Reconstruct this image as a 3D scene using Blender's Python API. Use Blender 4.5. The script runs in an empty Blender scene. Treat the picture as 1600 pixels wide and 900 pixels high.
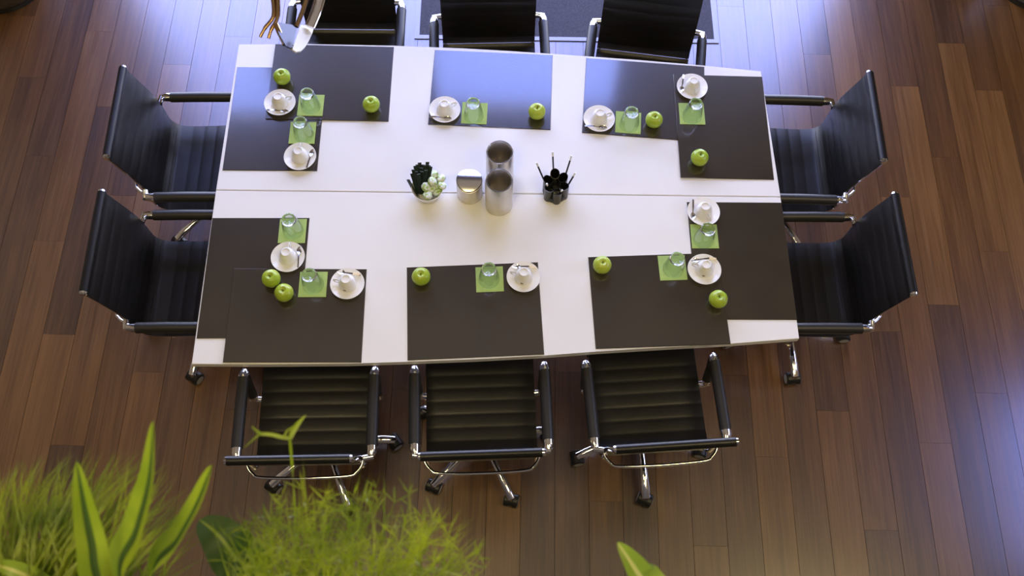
import bpy, bmesh, math, random
from mathutils import Vector, Matrix
random.seed(7)
PI = math.pi
C = bpy.context.scene.collection
SC = bpy.context.scene

# ------------------------------------------------------------------ camera
FPX, THETA, ROLL, CAMZ = 1497.678, 0.41995, -0.03925, 4.7
FW = Vector((0, math.sin(THETA), -math.cos(THETA)))
_u0 = Vector((0, math.cos(THETA), math.sin(THETA)))
_r0 = Vector((1, 0, 0))
UP = math.cos(ROLL)*_u0 + math.sin(ROLL)*_r0
RT = math.cos(ROLL)*_r0 - math.sin(ROLL)*_u0
cam = bpy.data.cameras.new('camera')
cam.sensor_width = 36.0
cam.lens = FPX/1600*36
cam.clip_start = 0.05
cam.dof.use_dof = True
cam.dof.focus_distance = 4.35
cam.dof.aperture_fstop = 6.5
cob = bpy.data.objects.new('camera', cam)
C.objects.link(cob)
cob.matrix_world = Matrix(((RT.x, UP.x, -FW.x, 0), (RT.y, UP.y, -FW.y, 0), (RT.z, UP.z, -FW.z, CAMZ), (0, 0, 0, 1)))
SC.camera = cob


def at(x, y, z):
    """point at height z that the photograph shows at pixel x, y"""
    d = FW + RT*((x-800)/FPX) + UP*((450-y)/FPX)
    return Vector((0, 0, CAMZ)) + d*((z-CAMZ)/d.z)


# ------------------------------------------------------------------ sky
W = bpy.data.worlds.new('sky')
SC.world = W
W.use_nodes = True
nt = W.node_tree
nt.nodes.clear()
tc = nt.nodes.new('ShaderNodeTexCoord')
sx = nt.nodes.new('ShaderNodeSeparateXYZ')
rp = nt.nodes.new('ShaderNodeValToRGB')
bg = nt.nodes.new('ShaderNodeBackground')
wo = nt.nodes.new('ShaderNodeOutputWorld')
nt.links.new(tc.outputs['Generated'], sx.inputs[0])
nt.links.new(sx.outputs['Z'], rp.inputs[0])
nt.links.new(rp.outputs[0], bg.inputs[0])
nt.links.new(bg.outputs[0], wo.inputs[0])
cr = rp.color_ramp
cr.elements[0].position = 0.0
cr.elements[0].color = (0.60, 0.62, 0.80, 1)
cr.elements[1].position = 0.85
cr.elements[1].color = (0.20, 0.27, 0.80, 1)
e = cr.elements.new(0.40)
e.color = (0.56, 0.58, 0.80, 1)
bg.inputs[1].default_value = 14.0

SC.view_settings.view_transform = 'Standard'
SC.view_settings.look = 'None'
SC.view_settings.gamma = 1
SC.view_settings.use_curve_mapping = False
SC.view_settings.exposure = 0.0
SC.cycles.max_bounces = 10
SC.cycles.transparent_max_bounces = 16
SC.cycles.sample_clamp_indirect = 6.0
ROOM_ROT = 0.0158
WARM = (1.0, 0.80, 0.36)
FILL_W = 42.0


def area_light(name, loc, rot, sx_, sy_, energy, color, portal=False):
    l = bpy.data.lights.new(name, 'AREA')
    l.shape = 'RECTANGLE'
    l.size, l.size_y = sx_, sy_
    l.energy = energy
    l.color = color
    if portal:
        l.cycles.is_portal = True
    o = bpy.data.objects.new(name, l)
    C.objects.link(o)
    o.location = loc
    o.rotation_euler = rot
    return o


# portals only guide the sampling of the sky through the two windows
area_light('sky_portal', (-0.33, 5.33, 1.575), (PI/2+PI, 0, ROOM_ROT), 5.7, 3.15, 1, (1, 1, 1), True)
area_light('sky_portal', (0.04, 5.33, 3.89), (PI/2+PI, 0, ROOM_ROT), 1.76, 1.22, 1, (1, 1, 1), True)
area_light('sky_portal', (-2.69, 5.33, 4.015), (PI/2+PI, 0, ROOM_ROT), 1.0, 1.48, 1, (1, 1, 1), True)
area_light('sky_portal', (4.42, 1.9, 2.85), (0, PI/2, ROOM_ROT), 1.4, 1.5, 1, (1, 1, 1), True)
FILL_PANELS = [(-1.2, 0.15), (3.3, 0.35), (-1.2, -0.9), (2.1, -0.35)]  # positions of the added, unseen warm fill panels


# ------------------------------------------------------------------ mesh tools
def obj(name, bm, mats, parent=None, smooth=True, loc=None):
    me = bpy.data.meshes.new(name)
    bm.normal_update()
    bm.to_mesh(me)
    bm.free()
    for m in (mats if isinstance(mats, (list, tuple)) else [mats]):
        me.materials.append(m)
    if smooth:
        me.shade_smooth()
        try:
            me.set_sharp_from_angle(angle=math.radians(38))
        except Exception:
            pass
    o = bpy.data.objects.new(name, me)
    C.objects.link(o)
    if parent:
        o.parent = parent
    if loc is not None:
        o.location = loc
    return o


def thing(name, label, cat, loc=(0, 0, 0), rz=0.0, group=None):
    o = bpy.data.objects.new(name, None)
    o.empty_display_size = 0.05
    C.objects.link(o)
    o.location = loc
    o.rotation_euler = (0, 0, rz)
    tag(o, label, cat, group)
    return o


def tag(o, label, cat, group=None):
    o['label'] = label
    o['category'] = cat
    if group:
        o['group'] = group
    return o


def struct(o):
    o['kind'] = 'structure'
    return o


def dup(root, loc, rz, label, group=None):
    r = root.copy()
    C.objects.link(r)
    r.location = loc
    r.rotation_euler = (0, 0, rz)
    r['label'] = label
    if group:
        r['group'] = group
    for ch in list(root.children):
        c = ch.copy()
        C.objects.link(c)
        c.parent = r
        for g in list(ch.children):
            d = g.copy()
            C.objects.link(d)
            d.parent = c
    return r


def BM():
    return bmesh.new()


def box(bm, x0, x1, y0, y1, z0, z1, bev=0.0, mi=0):
    vs = [bm.verts.new((x, y, z)) for x in (x0, x1) for y in (y0, y1) for z in (z0, z1)]
    F = [(0, 1, 3, 2), (4, 6, 7, 5), (0, 4, 5, 1), (2, 3, 7, 6), (0, 2, 6, 4), (1, 5, 7, 3)]
    fs = [bm.faces.new([vs[i] for i in f]) for f in F]
    for f in fs:
        f.material_index = mi
    if bev:
        es = list({e for f in fs for e in f.edges})
        bmesh.ops.bevel(bm, geom=es, offset=bev, segments=2, affect='EDGES', profile=0.5)
    return bm


def frame_of(t):
    t = t.normalized()
    a = Vector((0, 0, 1)) if abs(t.z) < 0.9 else Vector((1, 0, 0))
    n = t.cross(a).normalized()
    return n, n.cross(t).normalized()


def tube(bm, pts, r, seg=12, mi=0, caps=True, closed=False, flat=(1, 1)):
    pts = [Vector(p) for p in pts]
    n = len(pts)
    rs = r if isinstance(r, (list, tuple)) else [r]*n
    rings = []
    pn = None
    for i, p in enumerate(pts):
        if closed:
            t = pts[(i+1) % n]-pts[i-1]
        else:
            t = pts[min(i+1, n-1)]-pts[max(i-1, 0)]
        t.normalize()
        if pn is None:
            a, b = frame_of(t)
        else:
            a = (pn-t*pn.dot(t)).normalized()
            b = a.cross(t).normalized()*-1
            b = t.cross(a).normalized()*-1
        pn = a
        rings.append([bm.verts.new(p+(a*math.cos(k*2*PI/seg)*flat[0]+b*math.sin(k*2*PI/seg)*flat[1])*rs[i]) for k in range(seg)])
    m = n if closed else n-1
    for i in range(m):
        A, B = rings[i], rings[(i+1) % n]
        for k in range(seg):
            f = bm.faces.new((A[k], A[(k+1) % seg], B[(k+1) % seg], B[k]))
            f.material_index = mi
    if caps and not closed:
        f = bm.faces.new(list(reversed(rings[0])))
        f.material_index = mi
        f = bm.faces.new(rings[-1])
        f.material_index = mi
    return bm


def lathe(bm, prof, seg=32, mi=0, closed=False, loc=(0, 0, 0)):
    """prof: (r, z) from outside bottom round; r 0 makes a pole"""
    L = Vector(loc)
    rings = []
    for r, z in prof:
        if r < 1e-6:
            rings.append([bm.verts.new(L+Vector((0, 0, z)))])
        else:
            rings.append([bm.verts.new(L+Vector((r*math.cos(k*2*PI/seg), r*math.sin(k*2*PI/seg), z))) for k in range(seg)])
    idx = list(range(len(rings)-1))
    pairs = [(i, i+1) for i in idx]
    if closed:
        pairs.append((len(rings)-1, 0))
    for i, j in pairs:
        A, B = rings[i], rings[j]
        for k in range(seg):
            k2 = (k+1) % seg
            if len(A) == 1 and len(B) == 1:
                continue
            if len(A) == 1:
                f = bm.faces.new((A[0], B[k2], B[k]))
            elif len(B) == 1:
                f = bm.faces.new((A[k], A[k2], B[0]))
            else:
                f = bm.faces.new((A[k], A[k2], B[k2], B[k]))
            f.material_index = mi
    return bm


def catmull(P, n):
    P = [Vector(p) for p in P]
    out = []
    for i in range(len(P)-1):
        p0 = P[max(i-1, 0)]
        p1, p2 = P[i], P[i+1]
        p3 = P[min(i+2, len(P)-1)]
        for k in range(n):
            t = k/n
            out.append(0.5*((2*p1)+(p2-p0)*t+(2*p0-5*p1+4*p2-p3)*t*t+(3*p1-p0-3*p2+p3)*t**3))
    out.append(P[-1])
    return out


def solid(bm):
    bmesh.ops.recalc_face_normals(bm, faces=bm.faces[:])
    return bm


def polyprism(bm, pts, z0, z1, bev=0.0):
    lo = [bm.verts.new((p[0], p[1], z0)) for p in pts]
    hi = [bm.verts.new((p[0], p[1], z1)) for p in pts]
    n = len(pts)
    bm.faces.new(list(reversed(lo)))
    top = bm.faces.new(hi)
    for i in range(n):
        bm.faces.new((lo[i], lo[(i+1) % n], hi[(i+1) % n], hi[i]))
    if bev:
        bmesh.ops.bevel(bm, geom=list(top.edges), offset=bev, segments=2, affect='EDGES')
    return solid(bm)


# ------------------------------------------------------------------ materials
def mat(name, col, rough=0.5, metal=0.0, ior=1.5, spec=None, coat=0.0, coat_rough=0.1, coat_ior=1.5):
    m = bpy.data.materials.new(name)
    m.use_nodes = True
    b = m.node_tree.nodes['Principled BSDF']
    b.inputs['Base Color'].default_value = (*col, 1)
    b.inputs['Roughness'].default_value = rough
    b.inputs['Metallic'].default_value = metal
    b.inputs['IOR'].default_value = ior
    if spec is not None:
        b.inputs['Specular IOR Level'].default_value = spec
    b.inputs['Coat Weight'].default_value = coat
    b.inputs['Coat Roughness'].default_value = coat_rough
    b.inputs['Coat IOR'].default_value = coat_ior
    return m


def nodes(m):
    t = m.node_tree
    return t, t.nodes['Principled BSDF'], t.nodes.new, t.links.new


def noise_vary(m, cols, scale=(8, 8, 8), detail=4, bump=0.0, bump_scale=None, pos=(0.3, 0.7), rnd=True):
    t, b, N, L = nodes(m)
    tc = N('ShaderNodeTexCoord')
    mp = N('ShaderNodeMapping')
    mp.inputs['Scale'].default_value = scale
    L(tc.outputs['Object'], mp.inputs['Vector'])
    if rnd:
        oi = N('ShaderNodeObjectInfo')
        mu = N('ShaderNodeVectorMath')
        mu.operation = 'SCALE'
        mu.inputs[0].default_value = (37.0, 91.0, 17.0)
        L(oi.outputs['Random'], mu.inputs['Scale'])
        L(mu.outputs[0], mp.inputs['Location'])
    nz = N('ShaderNodeTexNoise')
    nz.inputs['Scale'].default_value = 1.0
    nz.inputs['Detail'].default_value = detail
    L(mp.outputs[0], nz.inputs['Vector'])
    r = N('ShaderNodeValToRGB')
    r.color_ramp.elements[0].position = pos[0]
    r.color_ramp.elements[1].position = pos[1]
    r.color_ramp.elements[0].color = (*cols[0], 1)
    r.color_ramp.elements[1].color = (*cols[1], 1)
    L(nz.outputs['Fac'], r.inputs[0])
    L(r.outputs[0], b.inputs['Base Color'])
    if bump:
        n2 = N('ShaderNodeTexNoise')
        n2.inputs['Scale'].default_value = bump_scale or 200
        n2.inputs['Detail'].default_value = 2
        L(tc.outputs['Object'], n2.inputs['Vector'])
        bp = N('ShaderNodeBump')
        bp.inputs['Strength'].default_value = bump
        bp.inputs['Distance'].default_value = 0.002
        L(n2.outputs['Fac'], bp.inputs['Height'])
        L(bp.outputs[0], b.inputs['Normal'])
    return m


def plank_mat(name, dark, mid, light):
    m = mat(name, mid, 0.36, ior=1.5, coat=1.0, coat_rough=0.25, coat_ior=2.0)
    t, b, N, L = nodes(m)
    tc = N('ShaderNodeTexCoord')
    oi = N('ShaderNodeObjectInfo')
    off = N('ShaderNodeVectorMath')
    off.operation = 'SCALE'
    off.inputs[0].default_value = (53.0, 71.0, 19.0)
    L(oi.outputs['Random'], off.inputs['Scale'])
    mp = N('ShaderNodeMapping')
    mp.inputs['Scale'].default_value = (46, 1.6, 10)
    L(tc.outputs['Object'], mp.inputs['Vector'])
    L(off.outputs[0], mp.inputs['Location'])
    g = N('ShaderNodeTexNoise')
    g.inputs['Scale'].default_value = 1
    g.inputs['Detail'].default_value = 5
    g.inputs['Distortion'].default_value = 0.6
    L(mp.outputs[0], g.inputs['Vector'])
    mp2 = N('ShaderNodeMapping')
    mp2.inputs['Scale'].default_value = (9, 0.7, 3)
    L(tc.outputs['Object'], mp2.inputs['Vector'])
    L(off.outputs[0], mp2.inputs['Location'])
    g2 = N('ShaderNodeTexNoise')
    g2.inputs['Scale'].default_value = 1
    g2.inputs['Detail'].default_value = 2
    L(mp2.outputs[0], g2.inputs['Vector'])
    mp3 = N('ShaderNodeMapping')
    mp3.inputs['Scale'].default_value = (150, 4.5, 10)
    L(tc.outputs['Object'], mp3.inputs['Vector'])
    L(off.outputs[0], mp3.inputs['Location'])
    g3 = N('ShaderNodeTexNoise')
    g3.inputs['Scale'].default_value = 1
    g3.inputs['Detail'].default_value = 2
    L(mp3.outputs[0], g3.inputs['Vector'])
    # tone = .4*grain + .3*broad + .2*fine + .45*(random-.5)
    def ma(op, a, bb):
        n = N('ShaderNodeMath')
        n.operation = op
        for i, v in enumerate((a, bb)):
            if isinstance(v, float):
                n.inputs[i].default_value = v
            else:
                L(v, n.inputs[i])
        return n.outputs[0]
    s = ma('ADD', ma('MULTIPLY', g.outputs['Fac'], 0.42), ma('MULTIPLY', g2.outputs['Fac'], 0.42))
    s = ma('ADD', s, ma('MULTIPLY', g3.outputs['Fac'], 0.40))
    s = ma('ADD', s, ma('MULTIPLY', oi.outputs['Random'], 0.40))
    s = ma('SUBTRACT', s, 0.32)
    r = N('ShaderNodeValToRGB')
    r.color_ramp.elements[0].position = 0.22
    r.color_ramp.elements[0].color = (*dark, 1)
    r.color_ramp.elements[1].position = 0.80
    r.color_ramp.elements[1].color = (*light, 1)
    e = r.color_ramp.elements.new(0.5)
    e.color = (*mid, 1)
    L(s, r.inputs[0])
    L(r.outputs[0], b.inputs['Base Color'])
    rr = N('ShaderNodeMapRange')
    rr.inputs['From Min'].default_value = 0.3
    rr.inputs['From Max'].default_value = 0.7
    rr.inputs['To Min'].default_value = 0.30
    rr.inputs['To Max'].default_value = 0.42
    L(g.outputs['Fac'], rr.inputs['Value'])
    L(rr.outputs[0], b.inputs['Roughness'])
    bp = N('ShaderNodeBump')
    bp.inputs['Strength'].default_value = 0.25
    bp.inputs['Distance'].default_value = 0.001
    L(g3.outputs['Fac'], bp.inputs['Height'])
    L(bp.outputs[0], b.inputs['Normal'])
    return m


def thin_glass(name, tint=(0.96, 0.98, 1.0), extra=0.0, rough=0.0):
    m = bpy.data.materials.new(name)
    m.use_nodes = True
    t = m.node_tree
    t.nodes.clear()
    N, L = t.nodes.new, t.links.new
    tr = N('ShaderNodeBsdfTransparent')
    tr.inputs[0].default_value = (*tint, 1)
    gl = N('ShaderNodeBsdfGlossy')
    gl.inputs['Roughness'].default_value = rough
    fr = N('ShaderNodeLayerWeight')
    pw = N('ShaderNodeMath')
    pw.operation = 'POWER'
    pw.inputs[1].default_value = 4.0
    L(fr.outputs['Facing'], pw.inputs[0])
    ad = N('ShaderNodeMath')
    ad.operation = 'MULTIPLY_ADD'
    ad.use_clamp = True
    ad.inputs[1].default_value = 0.7
    ad.inputs[2].default_value = 0.04+extra
    L(pw.outputs[0], ad.inputs[0])
    mx = N('ShaderNodeMixShader')
    L(ad.outputs[0], mx.inputs[0])
    L(tr.outputs[0], mx.inputs[1])
    L(gl.outputs[0], mx.inputs[2])
    o = N('ShaderNodeOutputMaterial')
    L(mx.outputs[0], o.inputs[0])
    return m


def emis(name, col, st):
    m = mat(name, col)
    b = m.node_tree.nodes['Principled BSDF']
    b.inputs['Emission Color'].default_value = (*col, 1)
    b.inputs['Emission Strength'].default_value = st
    return m


M_PLANK = plank_mat('walnut_plank', (0.040, 0.014, 0.0025), (0.098, 0.038, 0.0060), (0.180, 0.080, 0.017))
M_SUB = mat('floor_joint', (0.012, 0.007, 0.004), 0.8)
M_PLASTER = noise_vary(mat('warm_plaster', (0.55, 0.46, 0.34), 0.8), [(0.20, 0.15, 0.085), (0.25, 0.19, 0.11)], (2, 2, 2), rnd=False)
M_CEIL = noise_vary(mat('ceiling_paint', (0.7, 0.62, 0.5), 0.9), [(0.34, 0.27, 0.17), (0.38, 0.31, 0.20)], (1, 1, 1), rnd=False)
M_FRAME = mat('window_frame_paint', (0.30, 0.31, 0.33), 0.4)
M_PANE = thin_glass('window_glass', (0.95, 0.97, 1.0))
M_FILLFRAME = mat('lamp_frame', (0.7, 0.68, 0.64), 0.4)
M_DIFF = emis('lamp_diffuser', (1.0, 0.82, 0.55), 2.0)
M_LACQ = noise_vary(mat('white_lacquer', (0.80, 0.79, 0.775), 0.30, ior=1.45), [(0.79, 0.78, 0.765), (0.815, 0.805, 0.79)], (3, 3, 3), rnd=False)
M_EDGE = mat('table_edge', (0.70, 0.66, 0.60), 0.45)
M_STEEL_LEG = mat('satin_steel', (0.55, 0.55, 0.56), 0.3, 1.0)
M_LEATHER = noise_vary(mat('black_leather', (0.008, 0.0072, 0.0065), 0.30, ior=1.5, spec=0.42), [(0.0065, 0.0058, 0.0052), (0.0105, 0.0093, 0.0082)], (6, 6, 6), bump=0.25, bump_scale=500)
M_MAT = noise_vary(mat('black_leather_mat', (0.022, 0.018, 0.015), 0.24, ior=1.6, coat=1.0, coat_rough=0.10, coat_ior=1.75), [(0.029, 0.022, 0.013), (0.040, 0.031, 0.018)], (5, 5, 5), bump=0.18, bump_scale=420)
M_PAD = mat('black_vinyl_tube', (0.018, 0.017, 0.016), 0.42, ior=1.5)
M_CHROME = mat('chrome', (0.86, 0.86, 0.87), 0.08, 1.0)
M_BLACKP = mat('black_plastic', (0.012, 0.012, 0.012), 0.4)
M_GREYRIM = mat('grey_wheel_rim', (0.30, 0.30, 0.30), 0.45)
M_CHINA = mat('white_porcelain', (0.84, 0.83, 0.80), 0.14, ior=1.5)
M_LOGO = mat('brown_print', (0.10, 0.03, 0.012), 0.4)
M_SPOON = mat('polished_steel', (0.72, 0.71, 0.70), 0.12, 1.0)
M_NAPKIN = noise_vary(mat('green_napkin', (0.36, 0.50, 0.13), 0.85), [(0.345, 0.485, 0.12), (0.385, 0.52, 0.15)], (60, 60, 60))
M_GLASS = thin_glass('tumbler_glass', (0.93, 0.955, 0.95), 0.02)
M_GLASSB = bpy.data.materials.new('tumbler_base_glass')
M_GLASSB.use_nodes = True
_b = M_GLASSB.node_tree.nodes['Principled BSDF']
_b.inputs['Base Color'].default_value = (0.97, 0.98, 0.98, 1)
_b.inputs['Transmission Weight'].default_value = 1
_b.inputs['Roughness'].default_value = 0.02
_b.inputs['IOR'].default_value = 1.48
M_SACHET = mat('cream_sachet', (0.78, 0.66, 0.42), 0.5)
M_BRUSHED = noise_vary(mat('brushed_steel', (0.64, 0.61, 0.57), 0.34, 1.0), [(0.62, 0.59, 0.55), (0.70, 0.67, 0.63)], (3, 3, 120))
M_POLISH = mat('polished_lid_steel', (0.80, 0.79, 0.78), 0.16, 1.0)
M_PENCIL = mat('black_pencil_lacquer', (0.012, 0.012, 0.012), 0.3)
M_TIP = mat('white_pencil_end', (0.82, 0.82, 0.82), 0.5)
M_HOLDER = mat('black_holder_plastic', (0.010, 0.010, 0.011), 0.22)
M_BOWL = mat('white_bowl_ceramic', (0.80, 0.79, 0.75), 0.3)
M_STICK = noise_vary(mat('dark_green_foil', (0.012, 0.022, 0.016), 0.3), [(0.010, 0.014, 0.014), (0.016, 0.040, 0.022)], (20, 20, 20))
M_RUG = noise_vary(mat('grey_ribbed_matting', (0.05, 0.047, 0.056), 0.95), [(0.038, 0.036, 0.044), (0.075, 0.07, 0.085)], (120, 120, 120), bump=0.6, bump_scale=160)
M_ALU = mat('aluminium_trim', (0.26, 0.25, 0.27), 0.45, 0.6)
M_POTB = noise_vary(mat('brown_woven_pot', (0.05, 0.03, 0.014), 0.7), [(0.03, 0.018, 0.008), (0.075, 0.045, 0.02)], (40, 40, 40))
M_POTD = mat('dark_pot_foot', (0.010, 0.009, 0.008), 0.5)
M_POTG = noise_vary(mat('grey_pot', (0.11, 0.105, 0.10), 0.6), [(0.09, 0.085, 0.08), (0.13, 0.125, 0.12)], (20, 20, 20))
M_SOIL = noise_vary(mat('soil', (0.03, 0.018, 0.01), 0.95), [(0.015, 0.01, 0.006), (0.05, 0.03, 0.018)], (50, 50, 50))
M_CONC = mat('gallery_plaster', (0.42, 0.36, 0.28), 0.85)
M_TROUGH = mat('planter_fibre_cement', (0.12, 0.115, 0.11), 0.7)
M_LAMPWIRE = mat('lamp_rod', (0.5, 0.5, 0.5), 0.25, 1.0)
M_BRASS = mat('brownish_metal', (0.45, 0.30, 0.17), 0.25, 1.0)
M_LAMPWHITE = mat('white_lamp_plate', (0.55, 0.55, 0.60), 0.35)
M_LAMPDARK = mat('dark_reflector', (0.02, 0.024, 0.05), 0.25, 1.0)

# apple skin
M_APPLE = noise_vary(mat('apple_skin', (0.30, 0.45, 0.03), 0.28, ior=1.45), [(0.27, 0.43, 0.025), (0.43, 0.52, 0.06)], (9, 9, 9), detail=3)
M_STEM = mat('apple_stem', (0.07, 0.045, 0.02), 0.7)


def sweet_mat():
    m = mat('sweet_wrapper', (0.8, 0.85, 0.75), 0.3)
    t, b, N, L = nodes(m)
    tc = N('ShaderNodeTexCoord')
    w = N('ShaderNodeTexNoise')
    w.inputs['Scale'].default_value = 70
    w.inputs['Detail'].default_value = 1
    L(tc.outputs['Object'], w.inputs['Vector'])
    r = N('ShaderNodeValToRGB')
    r.color_ramp.elements[0].position = 0.40
    r.color_ramp.elements[0].color = (0.36, 0.55, 0.12, 1)
    r.color_ramp.elements[1].position = 0.52
    r.color_ramp.elements[1].color = (0.78, 0.84, 0.76, 1)
    L(w.outputs['Fac'], r.inputs[0])
    L(r.outputs[0], b.inputs['Base Color'])
    return m


def leaf_mat(name, col, col2, trans=0.35, stripe=None):
    """thin leaf: diffuse and gloss plus light shining through; stripe = colour along the midrib (UV x)"""
    m = mat(name, col, 0.45)
    t, b, N, L = nodes(m)
    tc = N('ShaderNodeTexCoord')
    nz = N('ShaderNodeTexNoise')
    nz.inputs['Scale'].default_value = 14
    L(tc.outputs['Object'], nz.inputs['Vector'])
    r = N('ShaderNodeValToRGB')
    r.color_ramp.elements[0].position = 0.35
    r.color_ramp.elements[1].position = 0.65
    r.color_ramp.elements[0].color = (*col, 1)
    r.color_ramp.elements[1].color = (*col2, 1)
    L(nz.outputs['Fac'], r.inputs[0])
    out = r.outputs[0]
    if stripe:
        uv = N('ShaderNodeUVMap')
        sp = N('ShaderNodeSeparateXYZ')
        L(uv.outputs[0], sp.inputs[0])
        rr = N('ShaderNodeValToRGB')
        els = rr.color_ramp.elements
        els[0].position = stripe[1]
        els[0].color = (0, 0, 0, 1)
        els[1].position = stripe[2]
        els[1].color = (0, 0, 0, 1)
        a = els.new(stripe[1]+0.05)
        a.color = (1, 1, 1, 1)
        a = els.new(stripe[2]-0.05)
        a.color = (1, 1, 1, 1)
        L(sp.outputs['X'], rr.inputs[0])
        mx = N('ShaderNodeMix')
        mx.data_type = 'RGBA'
        L(rr.outputs[0], mx.inputs[0])
        L(out, mx.inputs[6])
        mx.inputs[7].default_value = (*stripe[0], 1)
        out = mx.outputs[2]
    L(out, b.inputs['Base Color'])
    tl = N('ShaderNodeBsdfTranslucent')
    L(out, tl.inputs[0])
    ms = N('ShaderNodeMixShader')
    ms.inputs[0].default_value = trans
    L(b.outputs[0], ms.inputs[1])
    L(tl.outputs[0], ms.inputs[2])
    L(ms.outputs[0], t.nodes['Material Output'].inputs[0])
    return m


M_SWEET = sweet_mat()
M_GRASS = leaf_mat('sedge_blade', (0.075, 0.125, 0.004), (0.22, 0.27, 0.014))
M_FERN = leaf_mat('fern_strand', (0.10, 0.16, 0.004), (0.26, 0.33, 0.012))
M_STRIPE = leaf_mat('striped_leaf', (0.17, 0.25, 0.010), (0.25, 0.33, 0.018), stripe=((0.035, 0.075, 0.012), 0.36, 0.66))
M_STRIPE2 = leaf_mat('cream_midrib_leaf', (0.15, 0.23, 0.02), (0.20, 0.29, 0.03), stripe=((0.42, 0.44, 0.14), 0.30, 0.52))
M_DARKLEAF = leaf_mat('broad_leaf', (0.030, 0.065, 0.010), (0.045, 0.09, 0.014), stripe=((0.25, 0.32, 0.04), 0.44, 0.56))
M_PALELEAF = leaf_mat('pale_leaf', (0.42, 0.46, 0.14), (0.50, 0.54, 0.22))

# ------------------------------------------------------------------ setting
RZ = ROOM_ROT


def room(name, bm, m, smooth=False):
    o = obj(name, solid(bm), m, None, smooth)
    o.rotation_euler = (0, 0, RZ)
    return struct(o)


XL, XR, YB, YF, ZC = -4.3, 4.4, 5.2, -3.4, 6.2
b = BM()
box(b, XL-.2, XR+.2, YF-.2, YB+.2, -0.12, -0.014)
floor = room('floor', b, M_SUB)
# planks: one object each where the photograph shows them, shared meshes
PW, PL, GAP = 0.167, 1.42, 0.0018
plank_meshes = []
for v in range(1):
    b = BM()
    box(b, -PW/2+GAP/2, PW/2-GAP/2, -PL/2+.0004, PL/2-.0004, -0.012, 0.0, 0.0)
    me = bpy.data.meshes.new('plank')
    b.to_mesh(me)
    b.free()
    me.materials.append(M_PLANK)
    plank_meshes.append(me)
ALT = []
for k in range(12):
    ALT.append(random.random())
n0 = math.floor((-3.75-0.098)/PW)
n1 = math.ceil((3.75-0.098)/PW)
for n in range(n0, n1):
    off = (n*0.618034*PL) % PL + random.uniform(-0.12, 0.12)
    y = -0.75+off-PL
    while y < 5.2:
        y0, y1 = y, y+PL
        if y1 > 0.15 and y0 < 4.75:
            o = bpy.data.objects.new('plank', plank_meshes[0])
            C.objects.link(o)
            o.parent = floor
            o.location = (0.098+(n+0.5)*PW, (y0+y1)/2, random.uniform(-0.0003, 0))
        y += PL
b = BM()
for n in range(math.floor((XL-0.098)/PW), math.ceil((XR-0.098)/PW)):
    x0 = 0.098+n*PW
    a0, a1 = max(x0+GAP/2, XL), min(x0+PW-GAP/2, XR)
    if a1 <= a0:
        continue
    if n0 <= n < n1:
        box(b, a0, a1, YF, -1.25, -0.012, 0)
    else:
        box(b, a0, a1, YF, 1.0, -0.012, 0)
        box(b, a0, a1, 1.002, YB, -0.012, 0)
o = obj('planking', b, M_PLANK, floor, False)
o['kind'] = 'stuff'

b = BM()
box(b, XL-.2, XR+.2, YF-.2, YB+.2, ZC, ZC+.15)
room('ceiling', b, M_CEIL)
b = BM()
box(b, XL-.2, XL, YF-.2, YB+.2, 0, ZC)
room('wall_left', b, M_PLASTER)
b = BM()
box(b, XL, XR, YF-.2, YF, 0, ZC)
room('wall_front', b, M_PLASTER)
WX0, WX1, WZ1 = -3.1, 2.6, 3.15
UX0, UX1, UZ0, UZ1 = -.75, 1.0, 3.28, 4.5
VX0, VX1, VZ1 = -3.1, -2.12, 4.75
b = BM()
box(b, XL, WX0, YB, YB+.2, 0, ZC)
box(b, WX1, XR, YB, YB+.2, 0, ZC)
box(b, VX1, UX0, YB, YB+.2, WZ1, ZC)
box(b, VX0, VX1, YB, YB+.2, WZ1, UZ0)
box(b, VX0, VX1, YB, YB+.2, VZ1, ZC)
box(b, UX1, WX1, YB, YB+.2, WZ1, ZC)
box(b, UX0, UX1, YB, YB+.2, WZ1, UZ0)
box(b, UX0, UX1, YB, YB+.2, UZ1, ZC)
room('wall_back', b, M_PLASTER)
RY0, RY1, RZ0, RZ1 = 1.1, 2.6, 2.15, 3.55
b = BM()
box(b, XR, XR+.2, YF-.2, RY0, 0, ZC)
box(b, XR, XR+.2, RY1, YB+.2, 0, ZC)
box(b, XR, XR+.2, RY0, RY1, 0, RZ0)
box(b, XR, XR+.2, RY0, RY1, RZ1, ZC)
room('wall_right', b, M_PLASTER)
# gallery on which the photographer stands
b = BM()
box(b, XL, XR, YF, 0.105, 2.93, 3.13)
room('trim_1', b, M_CONC)

# window wall: frame, bars and panes, glazed door in the middle
wn = bpy.data.objects.new('window_1', None)
C.objects.link(wn)
wn.rotation_euler = (0, 0, RZ)
struct(wn)
FWD = 0.07
DX0, DX1, DZ = -0.25, 0.85, 2.25
xs = [WX0, -1.7, DX0, DX1, WX1]
b = BM()
for z in (0, WZ1-FWD):
    for x0, x1 in (((WX0, DX0), (DX1, WX1)) if z == 0 else ((WX0, WX1),)):
        box(b, x0, x1, YB+.05, YB+.12, z, z+FWD)
box(b, WX0, WX0+FWD, YB+.05, YB+.12, FWD, WZ1-FWD)
box(b, WX1-FWD, WX1, YB+.05, YB+.12, FWD, WZ1-FWD)
obj('window_frame', b, M_FRAME, wn, False)
for x in xs[1:-1]:
    b = BM()
    box(b, x-.03, x+.03, YB+.05, YB+.12, FWD if x < -1 else 0, WZ1-FWD)
    obj('mullion', b, M_FRAME, wn, False)
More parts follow.
